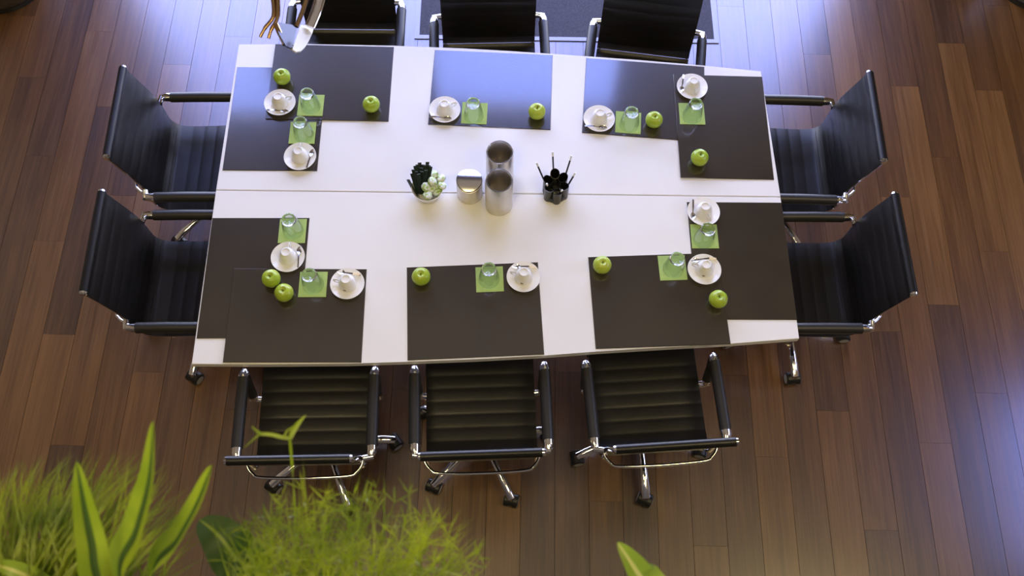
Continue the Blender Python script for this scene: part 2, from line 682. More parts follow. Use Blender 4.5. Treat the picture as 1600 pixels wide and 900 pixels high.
for i in range(4):
    x0, x1 = xs[i]+(FWD if i == 0 else .03), xs[i+1]-(FWD if i == 3 else .03)
    b = BM()
    box(b, x0, x1, YB+.05, YB+.12, DZ-.03, DZ+.03)
    obj('transom', b, M_FRAME, wn, False)
    for z0, z1 in ((FWD, DZ-.03), (DZ+.03, WZ1-FWD)):
        if i == 2 and z0 < 1:
            continue
        b = BM()
        box(b, x0, x1, YB+.08, YB+.088, z0, z1)
        obj('pane', b, M_PANE, wn, False)
dr = bpy.data.objects.new('door_1', None)
C.objects.link(dr)
dr.rotation_euler = (0, 0, RZ)
struct(dr)
b = BM()
a0, a1, dz = DX0+.035, DX1-.035, DZ-.035
for q in ((a0, a1, 0.01, .09), (a0, a1, dz-.07, dz), (a0, a0+.07, .09, dz-.07), (a1-.07, a1, .09, dz-.07)):
    box(b, q[0], q[1], YB+.06, YB+.11, q[2], q[3])
obj('door_frame', b, M_FRAME, dr, False)
b = BM()
box(b, a0+.07, a1-.07, YB+.08, YB+.088, .09, dz-.07)
obj('pane', b, M_PANE, dr, False)
b = BM()
tube(b, [(a0+.1, YB+.05, .85), (a0+.1, YB+.01, .87), (a0+.1, YB+.01, 1.28), (a0+.1, YB+.05, 1.30)], .012)
obj('door_handle', b, M_STEEL_LEG, dr)
for nm, (q0, q1, q2, q3) in (('window_3', (UX0, UX1, UZ0, UZ1)), ('window_4', (VX0, VX1, UZ0, VZ1))):
    w3 = bpy.data.objects.new(nm, None)
    C.objects.link(w3)
    w3.rotation_euler = (0, 0, RZ)
    struct(w3)
    b = BM()
    for q in ((q0, q1, q2, q2+.05), (q0, q1, q3-.05, q3), (q0, q0+.05, q2+.05, q3-.05), (q1-.05, q1, q2+.05, q3-.05)):
        box(b, q[0], q[1], YB+.05, YB+.12, q[2], q[3])
    obj('window_frame', b, M_FRAME, w3, False)
    b = BM()
    box(b, q0+.05, q1-.05, YB+.08, YB+.088, q2+.05, q3-.05)
    obj('pane', b, M_PANE, w3, False)
w2 = bpy.data.objects.new('window_2', None)
C.objects.link(w2)
w2.rotation_euler = (0, 0, RZ)
struct(w2)
b = BM()
ym = (RY0+RY1)/2
for q in ((RY0, RY1, RZ0, RZ0+.06), (RY0, RY1, RZ1-.06, RZ1), (RY0, RY0+.06, RZ0+.06, RZ1-.06), (RY1-.06, RY1, RZ0+.06, RZ1-.06)):
    box(b, XR+.06, XR+.12, *q)
obj('window_frame', b, M_FRAME, w2, False)
b = BM()
box(b, XR+.06, XR+.12, ym-.025, ym+.025, RZ0+.06, RZ1-.06)
obj('mullion', b, M_FRAME, w2, False)
for q in ((RY0+.06, ym-.025), (ym+.025, RY1-.06)):
    b = BM()
    box(b, XR+.085, XR+.093, q[0], q[1], RZ0+.06, RZ1-.06)
    obj('pane', b, M_PANE, w2, False)
# baseboards
for nm, q in (('baseboard_left', (XL, XL+.015, YF, YB)), ('baseboard_right', (XR-.015, XR, YF, YB))):
    b = BM()
    box(b, *q, 0, .08)
    room(nm, b, M_FRAME)

# warm fill panels added out of view, each with its own area light
for i, (lx, ly) in enumerate(FILL_PANELS):
    t = thing('ceiling_light', ['warm ceiling light panel, back left of the four above the table',
                                'warm ceiling light panel, back right of the four above the table',
                                'warm ceiling light panel, front left of the four above the table',
                                'warm ceiling light panel, front right of the four above the table'][i], 'lamp', (lx, ly, ZC), 0, 'ceiling light panels')
    b = BM()
    for q in ((-.62, .62, -.32, -.30), (-.62, .62, .30, .32), (-.62, -.60, -.30, .30), (.60, .62, -.30, .30)):
        box(b, *q, -.05, 0)
    obj('lamp_frame', b, M_FILLFRAME, t, False)
    b = BM()
    box(b, -.6, .6, -.3, .3, -.035, -.005)
    obj('diffuser', b, M_DIFF, t, False)
    area_light('lamp_light', (lx, ly, ZC-.06), (0, 0, 0), 1.15, .55, FILL_W, WARM)

# entrance mat sunk in an aluminium frame
t = thing('entrance_mat', 'dark grey ribbed entrance mat in a metal frame, behind the far chairs', 'doormat', (0.275, 3.752, 0), 0.030)
b = BM()
box(b, -.895, .895, .03, 1.17, .0005, .005, .001)
obj('matting', b, M_RUG, t, False)
b = BM()
for q in ((-.925, .925, 0, .028), (-.925, .925, 1.172, 1.2), (-.925, -.897, .028, 1.172), (.897, .925, .028, 1.172)):
    box(b, *q, .0005, .0065)
obj('trim_frame', b, M_ALU, t, False)

# two pots in the far corners of the picture
t = thing('round_pot', 'round brown pot with a dark foot on the floor, far left corner', 'pot', (-3.215, 4.04, 0), 0, 'floor pots')
b = BM()
lathe(b, [(0, .03), (.245, .03), (.262, .10), (.272, .30), (.265, .36), (.245, .36), (.245, .32), (0, .32)], 40)
obj('pot_body', solid(b), M_POTB, t)
b = BM()
lathe(b, [(0, 0), (.252, 0), (.254, .03), (0, .03)], 40)
obj('foot', solid(b), M_POTD, t)
b = BM()
lathe(b, [(0, .345), (.15, .342), (.243, .335)], 32)
obj('soil', solid(b), M_SOIL, t)
t = thing('round_pot', 'round grey pot with a dark foot on the floor, far right corner', 'pot', (3.20, 4.345, 0), 0, 'floor pots')
b = BM()
lathe(b, [(0, .03), (.205, .03), (.215, .10), (.235, .34), (.235, .40), (.218, .40), (.212, .34), (0, .34)], 40)
obj('pot_body', solid(b), M_POTG, t)
b = BM()
lathe(b, [(0, 0), (.215, 0), (.216, .03), (0, .03)], 40)
obj('foot', solid(b), M_POTD, t)
b = BM()
lathe(b, [(0, .375), (.12, .372), (.214, .365)], 32)
obj('soil', solid(b), M_SOIL, t)

# ------------------------------------------------------------------ table
ZT = 0.74
back = [(-1.434, 3.063), (-1.088, 3.080), (-.657, 3.091), (-.30, 3.0915), (-.05, 3.086), (.25, 3.076), (.60, 3.062), (.918, 3.044), (1.215, 3.023)]
front = [(1.284, 1.578), (.975, 1.540), (.66, 1.508), (.381, 1.478), (.155, 1.450), (-.15, 1.420), (-.445, 1.396), (-.70, 1.377), (-1.05, 1.359), (-1.378, 1.347)]
SL, SR = (-1.4125, 2.214), (1.2575, 2.297)
g = 0.0016
table = thing('conference_table', 'white conference table in two halves, set for ten, on wooden floor', 'table', (0, 2.23, 0))


def T(p):
    return (p[0], p[1]-2.23)


for half in (0, 1):
    if half == 0:
        pts = [T((SL[0], SL[1]+g)), T((SR[0], SR[1]+g))]+[T(p) for p in reversed(back)]
    else:
        pts = [T((SR[0], SR[1]-g)), T((SL[0], SL[1]-g))]+[T(p) for p in reversed(front)]
    b = BM()
    polyprism(b, pts, ZT-.034, ZT, .0022)
    obj('tabletop', b, M_LACQ, table)
for x in (-.95, .85):
    for y in (1.85, 2.72):
        b = BM()
        tube(b, [(x, y-2.23, 0.012), (x, y-2.23, ZT-.034)], .03, 20)
        lathe(b, [(0, 0), (.045, 0), (.045, .012), (0, .012)], 20, loc=(x, y-2.23, 0))
        obj('leg', solid(b), M_STEEL_LEG, table)
b = BM()
for y in (1.85, 2.72):
    box(b, -.92, .82, y-2.23-.02, y-2.23+.02, ZT-.09, ZT-.034)
for x in (-.95, .85):
    box(b, x-.02, x+.02, -.35, .46, ZT-.09, ZT-.034)
obj('under_frame', b, M_STEEL_LEG, table, False)

# ------------------------------------------------------------------ chairs
PROF = [(.222, .375), (.243, .400), (.236, .432), (.19, .449), (.06, .445), (-.10, .437), (-.205, .436), (-.258, .452), (-.286, .495), (-.292, .58), (-.300, .68), (-.332, .80), (-.364, .905), (-.374, .9376)]
prof = [Vector((0, p[0], p[1])) for p in catmull([(a, b_, 0) for a, b_ in PROF], 14)]
arc = [0]
for i in range(1, len(prof)):
    arc.append(arc[-1]+(prof[i]-prof[i-1]).length)
TOT = arc[-1]


def prof_at(s):
    s = max(0, min(TOT, s))
    for i in range(1, len(prof)):
        if arc[i] >= s:
            k = (s-arc[i-1])/(arc[i]-arc[i-1]+1e-9)
            return prof[i-1].lerp(prof[i], k)
    return prof[-1]


def prof_n(s):
    t = prof_at(s+.004)-prof_at(s-.004)
    t.normalize()
    return Vector((0, t.z, -t.y)), t      # towards the sitter (up on the seat, forward on the back)


def prof_n2(s):
    n, t = prof_n(s)
    # seat runs backwards (-y): normal must point up / to +y
    if n.z < 0 and abs(n.z) > abs(n.y) or (n.y < 0 and abs(n.y) >= abs(n.z)):
        n = -n
    return n


S_BEND = next(arc[i] for i in range(len(prof)) if prof[i].y < -.262)
PITCH = .0615


def sling(s0, s1, hw):
    b = BM()
    ns = int((s1-s0)/.0062)
    nx = 10
    sides = []
    for side in (1, -1):
        grid = []
        for i in range(ns+1):
            s = s0+(s1-s0)*i/ns
            p = prof_at(s)
            n, t = prof_n(s)
            n = Vector((0, -t.z, t.y))*-1
            n = Vector((0, t.z, -t.y))
            ph = (s % PITCH)/PITCH
            rib = .0034*(abs(math.sin(PI*ph))**0.32)
            row = []
            for k in range(nx+1):
                u = -1+2*k/nx
                edge = 1-max(0, (abs(u)-.93)/.07)*.75
                d = (.005+rib)*edge if side == 1 else -(.004+rib*.8)*edge
                row.append(b.verts.new(p+n*d+Vector((u*hw, 0, 0))))
            grid.append(row)
        sides.append(grid)
        for i in range(ns):
            for k in range(nx):
                q = (grid[i][k], grid[i][k+1], grid[i+1][k+1], grid[i+1][k])
                b.faces.new(q)
    A, B_ = sides
    for i in range(ns):
        for k in (0, nx):
            b.faces.new((A[i][k], A[i+1][k], B_[i+1][k], B_[i][k]))
    for i in (0, ns):
        for k in range(nx):
            b.faces.new((A[i][k], A[i][k+1], B_[i][k+1], B_[i][k]))
    return solid(b)


CHAIR_LABEL = 'black ribbed leather office chair with chrome frame '


def make_chair(label, loc, rz):
    t = thing('office_chair', label, 'chair', loc, rz, 'office chairs around the table')
    obj('seat', sling(0.0, S_BEND-.001, .251), M_LEATHER, t)
    obj('backrest', sling(S_BEND+.001, TOT-.012, .251), M_LEATHER, t)
    b = BM()
    tube(b, [(-.243, -.376, .9376), (.243, -.376, .9376)], .0195, 20)
    tr = obj('top_roll', b, M_LEATHER, t)
    for s in (-1, 1):
        b = BM()
        tube(b, [(s*.243, -.376, .9376), (s*.252, -.376, .9376), (s*.257, -.376, .9376)], [.0175, .0165, .011], 16)
        obj('end_cap', solid(b), M_CHROME, tr)
        # side rail under the edge of the sling
        b = BM()
        pts = []
        for i in range(0, 61):
            s_ = .02+(TOT-.03)*i/60
            n = Vector((0, prof_n(s_)[1].z, -prof_n(s_)[1].y))
            pts.append(prof_at(s_)-n*.014+Vector((s*.238, 0, 0)))
        tube(b, pts, .0080, 8)
        obj('side_rail', solid(b), M_CHROME, t)
        # armrest: wrapped tube, then down to the seat bracket
        b = BM()
        tube(b, [(s*.289, -.2468, .640), (s*.289, -.10, .643), (s*.289, .070, .642)], [.0255, .0260, .0255], 18)
        tube(b, [(s*.289, .086, .625), (s*.288, .066, .56), (s*.285, .043, .478)], .0225, 14)
        ar = obj('armrest', solid(b), M_PAD, t)
        b = BM()
        tube(b, [(s*.289, .066, .642), (s*.289, .084, .642), (s*.290, .093, .634), (s*.291, .092, .620)], [.0235, .0235, .0225, .0215], 16)
        obj('front_elbow', solid(b), M_CHROME, ar)
        b = BM()
        tube(b, [(s*.289, -.243, .640), (s*.289, -.268, .640), (s*.286, -.288, .638)], [.0225, .0215, .018], 16)
        tube(b, [(s*.297, -.292, .637), (s*.252, -.300, .637)], .0145, 14)
        obj('back_joint', solid(b), M_CHROME, ar)
        b = BM()
        tube(b, [(s*.285, .044, .482), (s*.284, .036, .444)], [.0205, .019], 14)
        tube(b, [(s*.305, .036, .442), (s*.240, .034, .430)], .0145, 14)
        obj('seat_joint', solid(b), M_CHROME, ar)
    b = BM()
    tube(b, catmull([(-.250, -.302, .612), (-.243, -.325, .606), (-.222, -.350, .600), (-.185, -.366, .597), (0, -.372, .596), (.185, -.366, .597), (.222, -.350, .600), (.243, -.325, .606), (.250, -.302, .612)], 6), .0072, 10)
    obj('back_brace', solid(b), M_CHROME, t)
    b = BM()
    tube(b, [(-.250, .10, .425), (.250, .10, .425)], .011, 10)
    tube(b, [(-.250, -.15, .420), (.250, -.15, .420)], .011, 10)
    obj('seat_spreader', solid(b), M_CHROME, t)
    b = BM()
    box(b, -.07, .07, -.19, .14, .355, .412, .012)
    obj('tilt_mechanism', b, M_BLACKP, t)
    b = BM()
    lathe(b, [(0, .13), (.024, .13), (.024, .26), (.017, .265), (.017, .356), (0, .356)], 20, loc=(0, BASE_Y, 0))
    obj('column', solid(b), M_BLACKP, t)
    b = BM()
    lathe(b, [(0, .085), (.034, .085), (.040, .10), (.040, .125), (.030, .138), (0, .138)], 24, loc=(0, BASE_Y, 0))
    obj('hub', solid(b), M_CHROME, t)
    return t


BASE_Y = -.08


def base_legs(t, ang):
    for k in range(5):
        a = math.radians(ang)+k*2*PI/5
        c, s = math.cos(a), math.sin(a)
        if k == 0:
            pass
        l = base_leg.copy()
        C.objects.link(l)
        l.parent = t
        l.location = (0, BASE_Y, 0)
        l.rotation_euler = (0, 0, a)
        w = caster.copy()
        C.objects.link(w)
        w.parent = t
        w.location = (.325*c, BASE_Y+.325*s, 0)
        w.rotation_euler = (0, 0, a+random.uniform(-.7, .7)+PI/2)
        for q in rims:
            r = q.copy()
            C.objects.link(r)
            r.parent = w


# prototypes of leg and caster (moved into the first chair afterwards)
b = BM()
tube(b, [(.03, 0, .112), (.10, 0, .114), (.20, 0, .107), (.28, 0, .092), (.325, 0, .074), (.333, 0, .062)], [.014, .0145, .0175, .0205, .0205, .011], 14, flat=(1.0, .8))
base_leg = obj('base_leg', solid(b), M_CHROME)
K = 1.3
b = BM()
for s in (-1, 1):
    tube(b, [(s*.006, 0, .026*K), (s*.010, 0, .026*K), (s*.024*K, 0, .026*K), (s*.027*K, 0, .026*K)], [.022*K, .026*K, .026*K, .022*K], 18)
# hood over the two wheels
hood = [(-.030, .030), (-.031, .046), (-.024, .060), (-.012, .067), (.012, .067), (.024, .060), (.031, .046), (.030, .030)]
L0 = [b.verts.new((-.030, y, z)) for y, z in hood]
L1 = [b.verts.new((.030, y, z)) for y, z in hood]
for i in range(7):
    b.faces.new((L0[i], L0[i+1], L1[i+1], L1[i]))
b.faces.new(L0)
b.faces.new(list(reversed(L1)))
b.faces.new((L0[0], L1[0], L1[7], L0[7]))
caster = obj('caster', solid(b), M_BLACKP)
rims = []
for s in (-1, 1):
    b = BM()
    tube(b, [(s*.0272*K, 0, .026*K), (s*.0282*K, 0, .026*K)], .018*K, 16)
    rims.append(obj('wheel_rim', solid(b), M_GREYRIM))

CH = [
    (-.880, 1.272, 3.3, -70, 'at the near long side, left of three'),
    (-.124, 1.323, 4.3, -66, 'at the near long side, middle of three'),
    (.643, 1.389, 6.0, -90, 'at the near long side, right of three'),
    (-1.500, 2.517, -87.2, -47, 'at the left end of the table, farther of the two'),
    (-1.459, 1.843, -87.2, -13, 'at the left end of the table, nearer of the two'),
    (1.306, 2.633, 91.0, -150, 'at the right end of the table, farther of the two'),
    (1.349, 1.957, 92.3, -177, 'at the right end of the table, nearer of the two'),
    (-.925, 3.148, 182.1, 20, 'at the far long side, left of three'),
    (-.160, 3.093, 184.1, 30, 'at the far long side, middle of three'),
    (.636, 3.062, 174.3, 10, 'at the far long side, right of three'),
]
chair0 = None
for x, y, rz, ba, lab in CH:
    lab = CHAIR_LABEL+lab
    lab = lab.replace('black ribbed leather office chair with chrome frame', 'black ribbed office chair')
    if chair0 is None:
        chair0 = make_chair(lab, (x, y, 0), math.radians(rz))
        t = chair0
    else:
        t = dup(proto_chair, (x, y, 0), math.radians(rz), lab)
    if t is chair0:
        proto_chair = chair0
        pend = (t, ba)
    else:
        base_legs(t, ba)
base_legs(*pend)
for o in (*rims, caster, base_leg):
    bpy.data.objects.remove(o)

# ------------------------------------------------------------------ mats
ML, MS, MT = .600, .4505, .003
MATS = [  # x, y, deg, long axis across?, lower mat index, label
    ('M4', -1.185, 2.629, 2.0, 'v', None, 'black leather desk mat at the left end, farther place, partly under its neighbour'),
    ('M1', -.941, 2.849, 1.6, 'h', 'M4', 'black leather desk mat on the far long side, left of three'),
    ('M2', -.141, 2.847, -.3, 'h', None, 'black leather desk mat on the far long side, middle, shining bright blue'),
    ('M3', .620, 2.823, -2.5, 'h', None, 'black leather desk mat on the far long side, right of three'),
    ('M5', 1.001, 2.682, 1.5, 'v', 'M3', 'black leather desk mat at the right end, farther place'),
    ('M6', -1.166, 1.775, 2.6, 'v', None, 'black leather desk mat at the left end, nearer place, partly covered'),
    ('M8', -.953, 1.595, 2.6, 'h', 'M6', 'black leather desk mat on the near long side, left of three'),
    ('M7', 1.046, 1.957, 2.2, 'v', None, 'black leather desk mat at the right end, nearer place, partly covered'),
    ('M9', -.165, 1.652, 5.0, 'h', None, 'black leather desk mat on the near long side, middle, apple at its left'),
    ('M10', .660, 1.737, 4.4, 'h', 'M7', 'black leather desk mat on the near long side, right of three'),
]
MD = {}


def in_mat(key, x, y, grow=0.0):
    mx, my, a, w, h = MD[key]
    c, s = math.cos(a), math.sin(a)
    dx, dy = x-mx, y-my
    u, v = c*dx+s*dy, -s*dx+c*dy
    return min(w/2+grow-abs(u), h/2+grow-abs(v))


for key, x, y, deg, ax, low, lab in MATS:
    w, h = (ML, MS) if ax == 'h' else (MS, ML)
    a = math.radians(deg)
    MD[key] = (x, y, a, w, h)
    b = BM()
    lean = {'M1': (1, .28), 'M5': (1, .14), 'M8': (1, .31), 'M10': (-1, .14)}.get(key)
    nx, ny = 2, 2
    gr = []
    for j in range(ny+1):
        row = []
        for i in range(nx+1):
            u, v = -w/2+w*i/nx, -h/2+h*j/ny
            z = 0.0
            if lean:      # the upper mat lies on the edge of the lower one
                z = (MT+.0008)*(w/2-lean[0]*u)/(w-lean[1])
            row.append((u, v, z))
        gr.append(row)
    lo = [[b.verts.new((u, v, z+.0004)) for u, v, z in r] for r in gr]
    hi = [[b.verts.new((u*(1-.004/w), v*(1-.004/h), z+.0004+MT)) for u, v, z in r] for r in gr]
    for j in range(ny):
        for i in range(nx):
            b.faces.new((hi[j][i], hi[j][i+1], hi[j+1][i+1], hi[j+1][i]))
            b.faces.new((lo[j][i], lo[j+1][i], lo[j+1][i+1], lo[j][i+1]))
    for i in range(nx):
        b.faces.new((lo[0][i], lo[0][i+1], hi[0][i+1], hi[0][i]))
        b.faces.new((lo[ny][i+1], lo[ny][i], hi[ny][i], hi[ny][i+1]))
    for j in range(ny):
        b.faces.new((lo[j+1][0], lo[j][0], hi[j][0], hi[j+1][0]))
        b.faces.new((lo[j][nx], lo[j+1][nx], hi[j+1][nx], hi[j][nx]))
    o = obj('desk_mat', solid(b), M_MAT)
    o.location = (x, y, ZT)
    o.rotation_euler = (0, 0, a)
    tag(o, lab, 'desk mat', 'leather desk mats at the ten places')


LEAN = {'M1': (1, .28), 'M5': (1, .14), 'M8': (1, .31), 'M10': (-1, .14)}


def ztop(x, y, r=0.03):
    """height of the highest mat or table under a disc of radius r"""
    z = ZT+.0004
    for k in MD:
        for i in range(9):
            q = r if i else 0
            X, Y = x+q*math.cos(i*PI/4), y+q*math.sin(i*PI/4)
            if in_mat(k, X, Y) <= 0:
                continue
            zz = ZT+.0004+MT
            if k in LEAN:
                mx, my, a, w, h = MD[k]
                u = math.cos(a)*(X-mx)+math.sin(a)*(Y-my)
                zz += (MT+.0008)*(w/2-LEAN[k][0]*u)/(w-LEAN[k][1])
            z = max(z, zz+.0004)
    return z


# ------------------------------------------------------------------ place settings
# key, napkin px, glass (x, y), saucer px, handle dir (deg, image right = 0), spoon (tip, bowl) px, apple px list, words, place angle
PL_ = [
    ('M1', (486, 165.5), (-1.022, 2.696), (438, 162), 20, ((420, 171.5), (449, 173.5)), (441, 121), 'far long side, left place', 1.6, None),
    ('M4', (473, 208.5), (-1.035, 2.533), (469, 245), 90, ((477, 261), (486, 235)), (580, 163), 'left end, farther place', 2.0, None),
    ('M2', (741.3, 177), (-.221, 2.683), (695, 172), 25, ((675, 180.5), (702, 183)), (839, 174), 'far long side, middle place', -.3, None),
    ('M3', (981.6, 191.6), (.542, 2.667), (936, 186), 15, ((916, 195.5), (946, 198)), (1022, 187), 'far long side, right place', -2.5, None),
    ('M5', (1080.7, 178.7), (.852, 2.727), (1081, 137), -75, ((1070, 120), (1067, 144)), (1093, 247), 'right end, farther place', 1.5, None),
    ('M7', (1100.7, 369.3), (.879, 2.049), (1099, 331), -65, ((1085, 314), (1084.5, 341)), (1122, 468), 'right end, nearer place', 2.2, None),
    ('M10', (1050.5, 419), (.733, 1.892), (1100, 422), 165, ((1113, 408), (1084, 411)), (941, 414), 'near long side, right place', 4.4, (1113, 406)),
    ('M6', (457, 361), (-1.021, 2.013), (450, 402), 85, ((464, 417), (466, 388)), (424, 436), 'left end, nearer place', 2.6, None),
    ('M8', (489.3, 445), (-.896, 1.742), (543, 444), 175, ((560, 434), (528, 428)), (444, 458), 'near long side, left place', 2.6, (557, 429)),
    ('M9', (765, 436.4), (-.106, 1.806), (818, 433), 170, ((834, 421), (803, 419.5)), (658, 432), 'near long side, middle place', 5.0, (832, 418)),
]
AP_LABEL = {
    'M1': 'green apple beside the far left saucer, at the mat edge, farthest left',
    'M4': 'green apple alone near the right edge of the far left mat',
    'M2': 'green apple near the right edge of the far middle mat',
    'M3': 'green apple touching the napkin on the far right mat',
    'M5': 'green apple alone in the near half of the far right-end mat',
    'M7': 'green apple on the near right mat below the saucer',
    'M10': 'green apple on the far left corner of the near right mat',
    'M6': 'farther of two touching green apples at the near left corner',
    'M8': 'nearer of two touching green apples at the near left corner',
    'M9': 'green apple on the far left corner of the near middle mat',
}
HEAD = random.Random(3)


def apple_mesh():
    b = BM()
    R = .042
    prof_ = []
    for i in range(0, 25):
        th = PI*i/24
        r = math.sin(th)
        z = -math.cos(th)
        rr = R*r*(1.0+.06*z)
        zz = R*.92*z
        k = max(0, 1-(r/.42)) if z > 0 else 0
        zz -= .016*k**1.3
        k2 = max(0, 1-(r/.35)) if z < 0 else 0
        zz += .008*k2
        prof_.append((rr if 0 < i < 24 else 0, zz))
    zmin = min(z for _, z in prof_)
    prof_ = [(r, z-zmin) for r, z in prof_]
    lathe(b, prof_, 28)
    for v in b.verts:
        a = math.atan2(v.co.y, v.co.x)
        k = 1+.018*math.cos(5*a)*(v.co.z/.08)
        v.co.x *= k
        v.co.y *= k
    return solid(b)


def glass_wall():
    b = BM()
    out = [(.0490, 0), (.0478, .012), (.0425, .050), (.0375, .082), (.0335, .101)]
    inn = [(.0313, .0985), (.0352, .082), (.0402, .050), (.0456, .012), (.0468, 0)]
    lathe(b, out+inn, 40, closed=True)
    return solid(b)


def glass_base():
    b = BM()
    lathe(b, [(0, .0955), (.024, .0965), (.0305, .099), (.0318, .1005), (.0337, .1015), (.0328, .1085), (.0300, .1112), (.026, .1118), (.020, .1085), (0, .1075)], 40)
    return solid(b)


def saucer_mesh():
    b = BM()
    lathe(b, [(0, .0025), (.028, .0025), (.030, 0), (.034, 0), (.036, .003), (.055, .008), (.0745, .0165), (.0770, .0180), (.0765, .0196), (.0735, .0190), (.055, .0112), (.036, .0062), (.030, .0050), (0, .0050)], 48)
    return solid(b)


def cup_mesh():
    # upside down: rim below, foot ring above
    b = BM()
    out = [(.0405, 0), (.0400, .008), (.0380, .022), (.0340, .038), (.0275, .050), (.0215, .0555), (.0205, .0605), (.0175, .0608), (.0165, .0575), (0, .0570)]
    inn = [(0, .0535), (.020, .0525), (.0265, .0470), (.0325, .036), (.0362, .021), (.0382, .008), (.0388, 0)]
    lathe(b, out+inn, 40, closed=False)
    # close the rim
    bmesh.ops.holes_fill(b, edges=[e for e in b.edges if e.is_boundary])
    return solid(b)


def handle_mesh():
    b = BM()
    pts = [(.0350, 0, .036), (.046, 0, .0405), (.056, 0, .036), (.0585, 0, .026), (.053, 0, .016), (.0385, 0, .0125)]
    tube(b, catmull(pts, 5), .0036, 8, flat=(.8, 1.3))
    return solid(b)


def logo_mesh():
    b = BM()
    for a0, a1, z0, z1 in ((-.16, -.05, .014, .022), (-.03, .04, .013, .023), (.06, .15, .014, .021)):
        vs = []
        for z in (z0, z1):
            r = .0400-(z-.008)*(.0020/.014)+.00035
            for a in (a0, (a0+a1)/2, a1):
                vs.append(b.verts.new((r*math.cos(a), r*math.sin(a), z)))
        b.faces.new((vs[0], vs[1], vs[4], vs[3]))
        b.faces.new((vs[1], vs[2], vs[5], vs[4]))
    return b


def spoon_mesh():
    """along +x, bowl at the far end; origin at mid length"""
    b = BM()
    n = 26
    rows = []
    for i in range(n+1):
        s = i/n
        x = -.055+.110*s
        if s < .66:
            w = .0042-.0018*(s/.66)
            if s < .04:
                w *= .4+.6*s/.04
            dip = 0
        else:
            q = (s-.66)/.34
            w = max(.0012, .0115*math.sin(PI*min(1, q**.85))**.6 if q < 1 else .0012)
            w = max(w, .0022)
            dip = .004*math.sin(PI*q)
        arch = .004*math.sin(PI*min(1, s/.7))
        top = []
        bot = []
        for k in range(7):
            u = -1+k/3
            z = arch-dip*(1-u*u)
            top.append(b.verts.new((x, u*w, z+.0012)))
            bot.append(b.verts.new((x, u*w, z)))
        rows.append((top, bot))
    for i in range(n):
        for k in range(6):
            b.faces.new((rows[i][0][k], rows[i+1][0][k], rows[i+1][0][k+1], rows[i][0][k+1]))
            b.faces.new((rows[i][1][k], rows[i][1][k+1], rows[i+1][1][k+1], rows[i+1][1][k]))
        for k in (0, 6):
            b.faces.new((rows[i][0][k], rows[i+1][0][k], rows[i+1][1][k], rows[i][1][k]))
    for i in (0, n):
        for k in range(6):
            b.faces.new((rows[i][0][k], rows[i][0][k+1], rows[i][1][k+1], rows[i][1][k]))
    return solid(b)


def napkin_mesh():
    b = BM()
    S = .0625
    box(b, -S, S, -S, S, 0, .0007)
    box(b, -S+.0006, S-.0009, -S+.0008, S-.0005, .0008, .0015)
    return b


first = {}


def put(kind, build, label, cat, loc, rz, group):
    """first one is built, the rest are copies"""
    if kind not in first:
        o = build()
        tag(o, label, cat, group)
        o.location = loc
        o.rotation_euler = (0, 0, rz)
        first[kind] = o
        return o
    return dup(first[kind], loc, rz, label, group)


def build_apple():
    o = obj('apple', apple_mesh(), M_APPLE)
    b = BM()
    tube(b, [(0, 0, .058), (.001, .0005, .068), (.004, .001, .080)], [.0016, .0014, .002], 8)
    obj('stem', solid(b), M_STEM, o)
    return o


def build_glass():
    t = bpy.data.objects.new('drinking_glass', None)
    C.objects.link(t)
    obj('glass_wall', glass_wall(), M_GLASS, t)
    obj('thick_base', glass_base(), M_GLASSB, t)
    return t


def build_cup():
    o = obj('coffee_cup', cup_mesh(), M_CHINA)
    obj('handle', handle_mesh(), M_CHINA, o)
    return o


